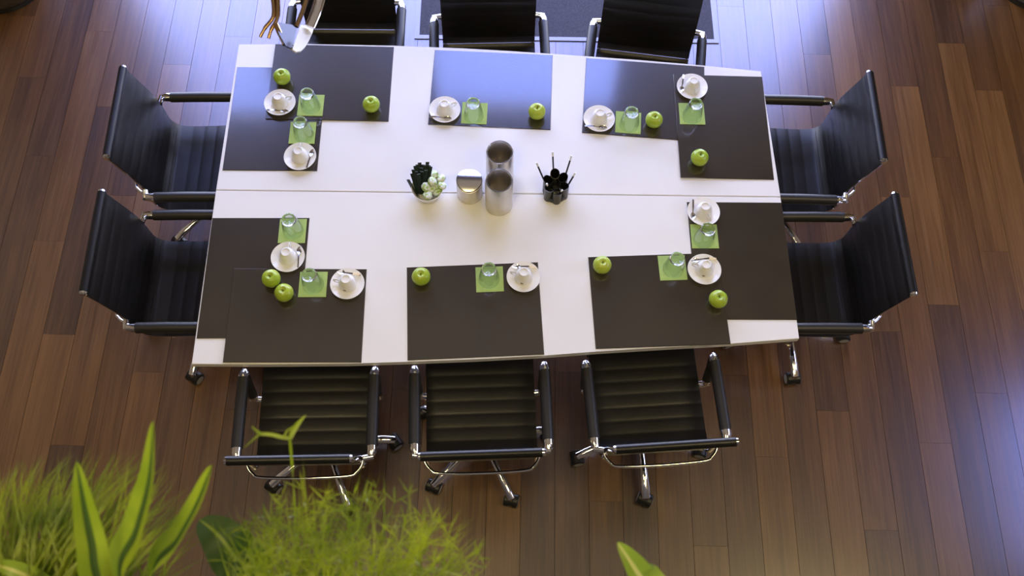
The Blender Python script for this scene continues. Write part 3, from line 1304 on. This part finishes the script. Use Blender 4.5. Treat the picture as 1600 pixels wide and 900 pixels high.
for key, nap, gl, sau, hd, sp, ap, words, pa, sachet in PL_:
    pa = math.radians(pa)
    p = at(nap[0], nap[1], ZT+.004)
    zn = ztop(p.x, p.y, .08)
    put('napkin', lambda: obj('paper_napkin', napkin_mesh(), M_NAPKIN, None, False), 'square green paper napkin under the glass at the '+words, 'napkin', (p.x, p.y, zn), pa, 'green paper napkins')
    put('glass', build_glass, 'clear upside-down tumbler on the green napkin at the '+words, 'glass', (gl[0], gl[1], zn+.0018), HEAD.random()*6, 'upside-down tumblers')
    p = at(sau[0], sau[1], ZT+.016)
    zs = ztop(p.x, p.y, .035)
    put('saucer', lambda: obj('saucer', saucer_mesh(), M_CHINA), 'white round saucer at the '+words, 'saucer', (p.x, p.y, zs), 0, 'white saucers')
    cup = put('cup', build_cup, 'white coffee cup upside down on the saucer at the '+words, 'cup', (p.x, p.y, zs+.0078), math.radians(hd), 'upside-down coffee cups')
    if key in ('M8', 'M9', 'M10'):
        lg = obj('logo_print', logo_mesh(), M_LOGO, cup, False)
        lg.rotation_euler = (0, 0, math.radians(-100-hd))
        lg['label'] = 'small brown print on the cup side'
    a, c = at(*sp[0], ZT+.02), at(*sp[1], ZT+.02)
    d = (c-a)
    an = math.atan2(d.y, d.x)
    mid = (a+c)/2
    # keep the spoon beside the cup
    off = Vector((mid.x-p.x, mid.y-p.y))
    nrm = Vector((-math.sin(an), math.cos(an)))
    dist = off.dot(nrm)
    sgn = 1 if dist > 0 else -1
    if abs(dist) < .050:
        mid.x += nrm.x*(sgn*.050-dist)
        mid.y += nrm.y*(sgn*.050-dist)
    spn = put('spoon', lambda: obj('teaspoon', spoon_mesh(), M_SPOON), 'small steel teaspoon on the saucer at the '+words, 'spoon', (mid.x, mid.y, zs+.0175), an, 'teaspoons on the saucers')
    if sachet:
        q = at(*sachet, ZT+.02)
        def build_sachet():
            b = BM()
            box(b, -.016, .016, -.007, .007, 0, .004, .0015)
            return obj('sugar_sachet', b, M_SACHET)
        put('sachet', build_sachet, 'small cream sachet on the saucer at the '+words, 'sachet', (q.x, q.y, zs+.0195), HEAD.uniform(-.3, .1), 'cream sachets on saucers')
    q = at(ap[0], ap[1], ZT+.042)
    put('apple', build_apple, AP_LABEL[key], 'apple', (q.x, q.y, ztop(q.x, q.y, .02)), HEAD.random()*6, 'green apples on the table')

# ------------------------------------------------------------------ things in the middle of the table


def open_can(label, x, y, h, r=.0635):
    t = thing('steel_canister', label, 'canister', (x, y, ZT+.0004), 0, 'steel canisters')
    b = BM()
    lathe(b, [(0, 0), (r-.003, 0), (r, .003), (r, h-.004), (r-.002, h), (r-.0065, h), (r-.009, h-.004), (r-.009, .008), (0, .008)], 56)
    obj('double_wall', solid(b), M_BRUSHED, t)
    b = BM()
    lathe(b, [(r-.0022, h-.0005), (r-.0035, h+.0012), (r-.0055, h+.0012), (r-.0070, h-.0005)], 56, closed=True)
    obj('rim', solid(b), M_POLISH, t)
    return t


open_can('open brushed steel canister, nearer of the two, beside the lidded one', -.077, 2.196, .225)
open_can('open brushed steel canister, farther of the two, standing behind', -.080, 2.344, .225)
t = thing('lidded_canister', 'brushed steel canister with a slanted polished lid, left of the open ones', 'canister', (-.2165, 2.249, ZT+.0004))
R_ = .0605
b = BM()
seg = 56


def lidz(x, y):
    u = y/R_
    return .131+.004*u-.014*u*u


rings = []
for kind in range(4):
    ring = []
    for k in range(seg):
        a = 2*PI*k/seg
        rr = R_-.003 if kind in (0, 3) else R_
        x, y = rr*math.cos(a), rr*math.sin(a)
        z = (0, .003, lidz(x, y)-.006, lidz(x, y)-.006)[kind]
        ring.append(b.verts.new((x, y, z)))
    rings.append(ring)
for i in range(3):
    for k in range(seg):
        b.faces.new((rings[i][k], rings[i][(k+1) % seg], rings[i+1][(k+1) % seg], rings[i+1][k]))
b.faces.new(list(reversed(rings[0])))
b.faces.new(rings[3])
obj('body', solid(b), M_BRUSHED, t)


def lid_disc(r, dz0, dz1, m, name):
    b = BM()
    for dz in (dz0, dz1):
        pass
    tops = []
    for dz in (dz0, dz1):
        rows = [[b.verts.new((0, 0, lidz(0, 0)+dz))]]
        for j in range(1, 9):
            rows.append([b.verts.new((r*j/8*math.cos(2*PI*k/seg), r*j/8*math.sin(2*PI*k/seg), lidz(0, r*j/8*math.sin(2*PI*k/seg))+dz)) for k in range(seg)])
        for k in range(seg):
            b.faces.new((rows[0][0], rows[1][k], rows[1][(k+1) % seg]))
        for j in range(1, 8):
            for k in range(seg):
                b.faces.new((rows[j][k], rows[j+1][k], rows[j+1][(k+1) % seg], rows[j][(k+1) % seg]))
        tops.append(rows[-1])
    for k in range(seg):
        b.faces.new((tops[0][k], tops[0][(k+1) % seg], tops[1][(k+1) % seg], tops[1][k]))
    return obj(name, solid(b), m, t)


lid_disc(R_-.0012, -.0058, -.002, M_BLACKP, 'gasket')
lid_disc(R_-.0028, -.0018, .001, M_POLISH, 'lid')

# bowl with sweets and dark sticks
bx, by = -.412, 2.232
t = thing('sweet_bowl', 'white ceramic bowl holding dark sticks and wrapped sweets', 'bowl', (bx, by, ZT+.0004))
b = BM()
lathe(b, [(0, 0), (.040, 0), (.046, .004), (.062, .030), (.0735, .066), (.0755, .074), (.0725, .0745), (.070, .066), (.058, .032), (.042, .012), (0, .010)], 48)
obj('bowl_body', solid(b), M_BOWL, t)


def build_stick():
    b = BM()
    box(b, -.0085, .0085, -.0018, .0018, 0, .118, .0006)
    return obj('foil_stick', b, M_STICK)


sticks = [(655.5, 254), (668, 253), (648.5, 259), (661, 257), (643.5, 271), (637.5, 280.5), (673, 260), (652, 257), (645.5, 265), (664, 258), (657.5, 262), (670.5, 258), (650, 268), (666, 266), (659, 268), (654, 272)]
WORDS = ['topmost left of the gap', 'topmost right of the gap', 'in the left part of the bundle', 'in the middle of the bundle', 'second from the left edge', 'leaning out farthest left', 'nearest the sweets', 'left of middle', 'third from the left edge', 'right of middle', 'in the second row, middle', 'at the right of the bundle', 'in the front row, left', 'in the front row, right', 'in the front row, middle', 'in the front row, shortest-looking']
rs = random.Random(5)
for i, (px, py) in enumerate(sticks):
    top = at(px, py, ZT+.125-(.012 if i in (4, 5) else 0))
    row = (py-254)/28
    foot = Vector((bx-.030+(px-655)*.0012, by+.012-.040*row+rs.uniform(-.004, .004), ZT+.020+.006*abs(row)))
    d = (top-foot)
    o = put('stick', build_stick, 'dark green foil stick in the white bowl, '+WORDS[i], 'sweet', foot, 0, 'dark foil sticks in the bowl')
    rot = Vector((0, 0, 1)).rotation_difference(d.normalized()).to_matrix().to_4x4() @ Matrix.Rotation(rs.uniform(-.4, .4), 4, 'Z')
    o.rotation_euler = rot.to_euler()
    o.scale = (1, 1, d.length/.118)


SW = ['farthest back', 'at the upper right', 'on top of the heap', 'at the right rim', 'in the middle, beside the sticks', 'in the middle, half under its neighbours', 'nearest the front rim', 'low down at the right', 'lowest at the front right']


def build_sweet():
    b = BM()
    lathe(b, [(0, -.0125), (.013, -.0125), (.0205, -.0085), (.0230, 0), (.0205, .0085), (.013, .0125), (0, .0125)], 14)
    for v in b.verts:
        v.co *= 1+rs.uniform(-.06, .06)
    return obj('wrapped_sweet', solid(b), M_SWEET)


for i, (px, py, dz) in enumerate([(677.5, 272.5, .078), (689, 279, .072), (675.5, 283.5, .092), (690, 290, .070), (665.5, 292, .086), (673, 295, .064), (668, 305, .074), (681, 291, .052), (683, 300, .050)]):
    q = at(px, py, ZT+dz)
    o = put('sweet', build_sweet, 'white and green wrapped sweet in the bowl, '+SW[i], 'sweet', q, 0, 'wrapped sweets in the bowl')
    o.rotation_euler = (rs.uniform(-.7, .9), rs.uniform(-.5, .7), rs.uniform(0, 6))

# pen holder of joined tubes, six pencils
hx, hy = .186, 2.268
t = thing('pencil_holder', 'black holder made of six joined tubes with pencils', 'pencil holder', (hx, hy, ZT+.0004))
tubes = []
for k in range(6):
    a = math.radians(100+60*k)
    r = .0405
    hgt = (.112, .098, .086, .080, .088, .104)[k]
    cx, cy = r*math.cos(a), r*math.sin(a)
    b = BM()
    R = .0225
    lathe(b, [(0, 0), (R, 0), (R, hgt), (R-.002, hgt), (R-.002, .004), (0, .004)], 24, loc=(cx, cy, 0))
    for v in b.verts:
        if v.co.z > .02:
            v.co.z += (v.co.x*math.cos(a)+v.co.y*math.sin(a)-r)*.5
    obj('tube', solid(b), M_HOLDER, t)
    tubes.append((cx, cy))
b = BM()
lathe(b, [(0, 0), (.052, 0), (.0575, .006), (.0585, .030), (.050, .042), (.020, .060), (0, .060)], 32)
obj('core', solid(b), M_HOLDER, t)


def build_pencil():
    b = BM()
    tube(b, [(0, 0, 0), (0, 0, .152)], .0042, 6)
    o = obj('pencil', solid(b), M_PENCIL, None, False)
    b = BM()
    tube(b, [(0, 0, .152), (0, 0, .174)], .0044, 8)
    obj('white_end', solid(b), M_TIP, o)
    return o


pens = [((863.5, 237), .172, 0, 'black white-ended pencil pointing straight to the far side, topmost'), ((838, 254), .155, 1, 'black white-ended pencil leaning left out of the holder'), ((893, 243.5), .158, 5, 'black white-ended pencil leaning far right out of the holder'), ((899, 270), .145, 4, 'black white-ended pencil leaning low to the right'), ((854.5, 287), .118, 2, 'black pencil, white end towards the camera, left of two'), ((878.5, 297), .118, 3, 'black pencil, white end towards the camera, right of two')]
for (px, py), hz, tb, lab in pens:
    top = at(px, py, ZT+hz)
    tx, ty = hx+tubes[tb][0], hy+tubes[tb][1]
    # foot on the inner side of its tube
    d2 = Vector((top.x-tx, top.y-ty))
    dn = d2.normalized() if d2.length > 1e-4 else Vector((0, -1))
    foot = Vector((tx-dn.x*.012, ty-dn.y*.012, ZT+.0055))
    d = (top-foot)
    L_ = d.length
    o = put('pencil', build_pencil, lab, 'pencil', foot, 0, 'pencils in the black holder')
    o.scale = (1, 1, L_/.174)
    o.rotation_euler = Vector((0, 0, 1)).rotation_difference(d.normalized()).to_euler()

# ------------------------------------------------------------------ hanging lamp at the top left
LZ = 2.55


def lp(px, py, dz=0.0):
    return at(px, py, LZ+dz)


org = lp(455, 20)
t = thing('hanging_lamp', 'chrome hanging lamp fitting with curved strap and fork, above far left chair', 'lamp', org)


def strip(name, pts, wv, th, m, parent=None):
    """flat metal strip along pts, width vector wv, thickness th"""
    b = BM()
    rows = []
    P = [Vector(p) for p in pts]
    n = len(P)
    for i, p in enumerate(P):
        tg = (P[min(i+1, n-1)]-P[max(i-1, 0)]).normalized()
        w = wv[i] if isinstance(wv, list) else wv
        nn = tg.cross(w).normalized()*th/2
        rows.append([b.verts.new(p+w/2+nn), b.verts.new(p-w/2+nn), b.verts.new(p-w/2-nn), b.verts.new(p+w/2-nn)])
    for i in range(n-1):
        for k in range(4):
            b.faces.new((rows[i][k], rows[i][(k+1) % 4], rows[i+1][(k+1) % 4], rows[i+1][k]))
    b.faces.new(rows[0])
    b.faces.new(list(reversed(rows[-1])))
    bmesh.ops.bevel(b, geom=b.edges[:], offset=th*.2, segments=1, affect='EDGES')
    return obj(name, solid(b), m, parent)


def rel(px, py, dz=0.0):
    return lp(px, py, dz)-org


outer = catmull([rel(506, -40, .03), rel(501, -8, .02), rel(494, 18, .01), rel(484, 42, 0)], 8)
b = BM()
tube(b, outer, .0155, 14, flat=(1.0, .55))
obj('curved_strap', solid(b), M_CHROME, t)
inner = catmull([rel(484, -40, .03), rel(480, -8, .02), rel(474, 14, .01), rel(463, 42, 0)], 8)
b = BM()
tube(b, inner, .0065, 12)
obj('inner_strap', solid(b), M_BRASS, t)
NW = Vector((.45, .42, .78)).normalized()


def facing_plate(name, pix, m, th=.004, base=0.0):
    """flat plate whose face looks up and over to the window, outline through the given sight lines"""
    o0 = rel(*pix[0], base)
    eye = Vector((0, 0, CAMZ))-org
    P = []
    for px, py in pix:
        q = rel(px, py)
        dv = q-eye
        P.append(eye+dv*((o0-eye).dot(NW)/dv.dot(NW)))
    b = BM()
    hi = [b.verts.new(p) for p in P]
    lo = [b.verts.new(p-NW*th) for p in P]
    n = len(P)
    b.faces.new(hi)
    b.faces.new(list(reversed(lo)))
    for i in range(n):
        b.faces.new((hi[i], hi[(i+1) % n], lo[(i+1) % n], lo[i]))
    return obj(name, solid(b), m, t, False)


facing_plate('end_plate', [(470, 39), (491, 41), (488, 52), (483, 63), (477, 73), (470, 80), (463, 81), (457, 77), (462, 62)], M_LAMPWHITE)
facing_plate('reflector_plate', [(429, 34), (456, 38.5), (464, 44), (460, 62), (455, 75), (447, 72), (437, 55)], M_LAMPDARK, .003, -.012)
b = BM()
tube(b, [rel(481.5, 47, .004), rel(481.5, 47, .010)], .0028, 10)
obj('rivet', solid(b), M_STEEL_LEG, t)
for (a_, b_, c_, d_) in [((424, -20), (428, 22), (414, 44), (406.5, 58)), ((433, -20), (434, 24), (424, 46), (419.5, 60))]:
    b = BM()
    tube(b, catmull([rel(*a_, .02), rel(*b_, .0), rel(*c_, -.01), rel(*d_, -.02)], 6), [.0065]*7+[.0055]*6+[.0045]*6, 10)
    obj('fork_prong', solid(b), M_BRASS, t)
b = BM()
tube(b, [rel(431, 38, -.004), rel(438, 54, -.01)], .0075, 12)
obj('lamp_pin', solid(b), M_BRASS, t)
b = BM()
tube(b, [rel(438, 54, -.01), rel(445, 70, -.016)], .0068, 12)
obj('pin_tip', solid(b), M_CHROME, t)
b = BM()
tube(b, [rel(452, 74, -.012), rel(462, 78, -.012)], [.004, .0065], 10)
obj('plate_foot', solid(b), M_LAMPWHITE, t)
b = BM()
hub = rel(452, -62, .05)
tube(b, [hub+Vector((-.055, 0, 0)), hub+Vector((.075, 0, 0))], .012, 14)
tube(b, [hub, Vector((hub.x, hub.y, ZC-org.z-.03))], .006, 10)
tube(b, [Vector((hub.x, hub.y, ZC-org.z-.03)), Vector((hub.x, hub.y, ZC-org.z))], .05, 20)
obj('hanging_rod', solid(b), M_LAMPWIRE, t)

# ------------------------------------------------------------------ plants in the trough on the gallery edge
SOIL = 3.40
t = thing('planter_trough', 'long grey planter trough on the gallery edge, below the picture', 'planter', (-.05, -.04, 3.13))
b = BM()
W_, D_, H_ = .62, .10, .25
for q in ((-W_, W_, -D_, -D_+.012), (-W_, W_, D_-.012, D_), (-W_, -W_+.012, -D_+.012, D_-.012), (W_-.012, W_, -D_+.012, D_-.012)):
    box(b, *q, 0, H_)
box(b, -W_+.012, W_-.012, -D_+.012, D_-.012, 0, .012)
obj('trough_body', b, M_TROUGH, t, False)
b = BM()
box(b, -W_+.013, W_-.013, -D_+.013, D_-.013, .18, .235)
obj('soil', b, M_SOIL, t, False)
ZS = 3.13+.235


def blade(bm, pts, w, uvl, nrm=None, fold=0.25, cols=2, shape=None):
    """leaf strip along pts; width profile by shape(s); folded along the midrib"""
    P = [Vector(p) for p in pts]
    n = len(P)
    rows = []
    for i, p in enumerate(P):
        s = i/(n-1)
        tg = (P[min(i+1, n-1)]-P[max(i-1, 0)]).normalized()
        toc = (Vector((0, 0, CAMZ))-p)
        ref = nrm if nrm is not None else Vector((0, .3, 1))
        side = tg.cross(ref)
        if side.length < 1e-4:
            side = Vector((1, 0, 0))
        side.normalize()
        up = side.cross(tg).normalized()
        ww = w*(shape(s) if shape else (min(1, .35+s*2.2)*(1-s)**.55))
        row = []
        for k in range(cols+1):
            u = -1+2*k/cols
            row.append((bm.verts.new(p+side*u*ww/2+up*abs(u)*fold*ww/2), (k/cols, s)))
        rows.append(row)
    for i in range(n-1):
        for k in range(cols):
            q = (rows[i][k], rows[i][k+1], rows[i+1][k+1], rows[i+1][k])
            f = bm.faces.new([v for v, _ in q])
            for lpz, (_, uv) in zip(f.loops, q):
                lpz[uvl].uv = uv


def arch(foot, tip, lift, n=9):
    foot, tip = Vector(foot), Vector(tip)
    mid = foot.lerp(tip, .5)+Vector((0, 0, lift))
    return [(foot*(1-s)**2+mid*2*s*(1-s)+tip*s*s) for s in [i/(n-1) for i in range(n)]]


R1 = random.Random(11)
# left: sedge clump
t = thing('ornamental_grass', 'fine arching light green grass clump, bottom left corner', 'plant', (-.56, .0, ZS))
b = BM()
uvl = b.loops.layers.uv.new()
for i in range(440):
    fx = R1.gauss(-.56, .055)
    fy = R1.uniform(-.06, .035)
    foot = Vector((fx, fy, ZS+.0005))
    ang = R1.uniform(0, 1)
    px = R1.uniform(-60, 330)
    top = 700+ (22*abs((px-170)/160)**2) + (60 if px > 240 else 0)*(px-240)/90
    py = top-6+abs(R1.gauss(0, 1))*62
    z = R1.uniform(3.44, 3.54)
    tip = at(px, py, z)
    lift = R1.uniform(.07, .17)
    pts = arch(foot, tip, lift)
    blade(b, [p-Vector((0, 0, ZS))-Vector((-.56, 0, 0)) for p in pts], R1.uniform(.0022, .0048), uvl, Vector((R1.uniform(-.4, .4), R1.uniform(-.3, .4), 1)), .35)
o = obj('foliage', b, M_GRASS, t)
o['kind'] = 'stuff'


def leafpart(parent, org_, ctrl, w, m, nrm, fold=.3, shape=None, name='leaf', label=None):
    b = BM()
    uvl = b.loops.layers.uv.new()
    pts = catmull(ctrl, 8)
    blade(b, [p-org_ for p in pts], w, uvl, nrm, fold, 6, shape)
    for f in b.faces:
        f.smooth = True
    o = obj(name, b, m, parent)
    if label:
        o['label'] = label
    return o


def lance(s):
    return max(.02, math.sin(PI*min(1, .26+.74*s))**.75)


org2 = Vector((-.44, .03, ZS))
t = thing('striped_leaf_plant', 'plant with three long yellow-green leaves with dark midribs, bottom left', 'plant', org2)
leafpart(t, org2, [org2+Vector((-.02, 0, 0)), at(156, 915, 3.60), at(143, 850, 3.68), at(131, 790, 3.73), at(120, 722, 3.76)], .032, M_STRIPE, Vector((.45, -.35, 1)), .35, lance)
leafpart(t, org2, [org2+Vector((.0, .01, 0)), at(190, 905, 3.60), at(214, 830, 3.68), at(234, 750, 3.74), at(240, 658, 3.80)], .040, M_STRIPE, Vector((-.5, -.2, 1)), .35, lance)
leafpart(t, org2, [org2+Vector((.02, .0, 0)), at(240, 905, 3.58), at(278, 845, 3.65), at(310, 785, 3.70), at(331, 727, 3.73)], .042, M_STRIPE, Vector((-.3, .3, 1)), .35, lance)
leafpart(t, org2, [org2+Vector((-.03, -.01, 0)), at(95, 925, 3.46), at(60, 905, 3.52), at(20, 888, 3.54), at(-20, 878, 3.53)], .030, M_STRIPE2, Vector((0, -.3, 1)), .3, lance)

org3 = Vector((-.345, .03, ZS))
t = thing('broad_leaf_plant', 'dark green broad leaf with a light rib, between grass and fern', 'plant', org3)
leafpart(t, org3, [org3, at(385, 905, 3.47), at(365, 868, 3.51), at(340, 835, 3.53), at(312, 812, 3.53)], .062, M_DARKLEAF, Vector((.2, .2, 1)), .12, lambda s: max(.03, math.sin(PI*min(1, .12+.88*s))**.6))

# middle: fine fern mass with fuzzy strands
org4 = Vector((-.19, .01, ZS))
t = thing('feathery_fern', 'fuzzy bright green fern with fine strands and a long tendril', 'plant', org4)
b = BM()
uvl = b.loops.layers.uv.new()
for i in range(260):
    foot = Vector((R1.gauss(-.20, .07), R1.uniform(-.06, .035), ZS+.0005))
    px = R1.uniform(330, 780)
    k = (px-540)/230
    top = 752+95*k*k+ (12*math.sin(px*.05))
    py = top-18+abs(R1.gauss(0, 1))*62-(25 if R1.random() < .06 else 0)
    z = R1.uniform(3.47, 3.62)
    tip = at(px, py, z)
    pts = arch(foot, tip, R1.uniform(.04, .15), 12)
    ph, am = R1.uniform(0, 6), R1.uniform(.002, .010)
    pts = [p+Vector((math.sin(ph+k*.9), 0, math.cos(ph+k*.8)))*am*(k/11) for k, p in enumerate(pts)]
    blade(b, [p-org4 for p in pts], R1.uniform(.0016, .0030), uvl, Vector((R1.uniform(-.4, .4), R1.uniform(-.3, .4), 1)), .3)
    # needles and side shoots along the strand
    L_ = (tip-foot).length
    for j in range(11):
        s = R1.uniform(.35, 1)
        q = pts[min(11, int(s*11))]
        dirv = Vector((R1.uniform(-1, 1), R1.uniform(-.4, 1), R1.uniform(-.25, .8))).normalized()
        ln = R1.uniform(.010, .032)
        e_ = q+dirv*ln
        blade(b, [p-org4 for p in arch(q, e_, .004, 4)], R1.uniform(.0012, .0022), uvl, Vector((R1.uniform(-.4, .4), 0, 1)), .2)
o = obj('foliage', b, M_FERN, t)
o['kind'] = 'stuff'
zt = 3.66
b = BM()
uvl = b.loops.layers.uv.new()
sh = lambda s: .8+.2*math.sin(PI*s)
blade(b, [p-org4 for p in catmull([at(463, 830, 3.50), at(460, 770, 3.57), at(457, 730, 3.62), at(453, 685, zt)], 5)], .0034, uvl, None, .3, 2, sh)
blade(b, [p-org4 for p in catmull([at(453, 686, zt), at(458, 674, zt+.002), at(466, 662, zt+.005), at(478, 648, zt+.008)], 5)], .0062, uvl, Vector((0, -.5, 1)), .3, 2, lambda s: max(.08, math.sin(PI*(.2+.8*s))))
blade(b, [p-org4 for p in catmull([at(454, 685, zt), at(440, 683, zt), at(424, 679, zt), at(407, 678, zt)], 5)], .0042, uvl, Vector((0, -.3, 1)), .3, 2, sh)
blade(b, [p-org4 for p in [at(408, 679, zt), at(401, 674, zt), at(394, 667, zt)]], .0042, uvl, None, .3, 2, lambda s: 1-.6*s)
blade(b, [p-org4 for p in [at(408, 677, zt), at(396, 687, zt-.003), at(382, 699, zt-.006)]], .0032, uvl, None, .3, 2, lambda s: 1-.7*s)
blade(b, [p-org4 for p in [at(443, 684, zt), at(449, 673, zt), at(456, 668, zt+.004), at(467, 661, zt+.005)]], .003, uvl, None, .3, 2, lambda s: 1-.7*s)
obj('tendril', b, M_FERN, t)
leafpart(t, org4, [Vector((-.08, .03, ZS)), at(640, 915, 3.46), at(668, 893, 3.47), at(700, 893, 3.47), at(724, 903, 3.46)], .008, M_PALELEAF, Vector((0, .3, 1)), .2, lance, 'pale_leaf', 'pale curved leaf')

org5 = Vector((.165, .04, ZS))
t = thing('pointed_leaf_plant', 'single pointed green leaf tip with a pale rib, bottom edge right of centre', 'plant', org5)
leafpart(t, org5, [org5, at(1022, 930, 3.45), at(1002, 897, 3.49), at(983, 870, 3.51), at(965, 847, 3.52)], .034, M_STRIPE2, Vector((-.4, .2, 1)), .4, lance)
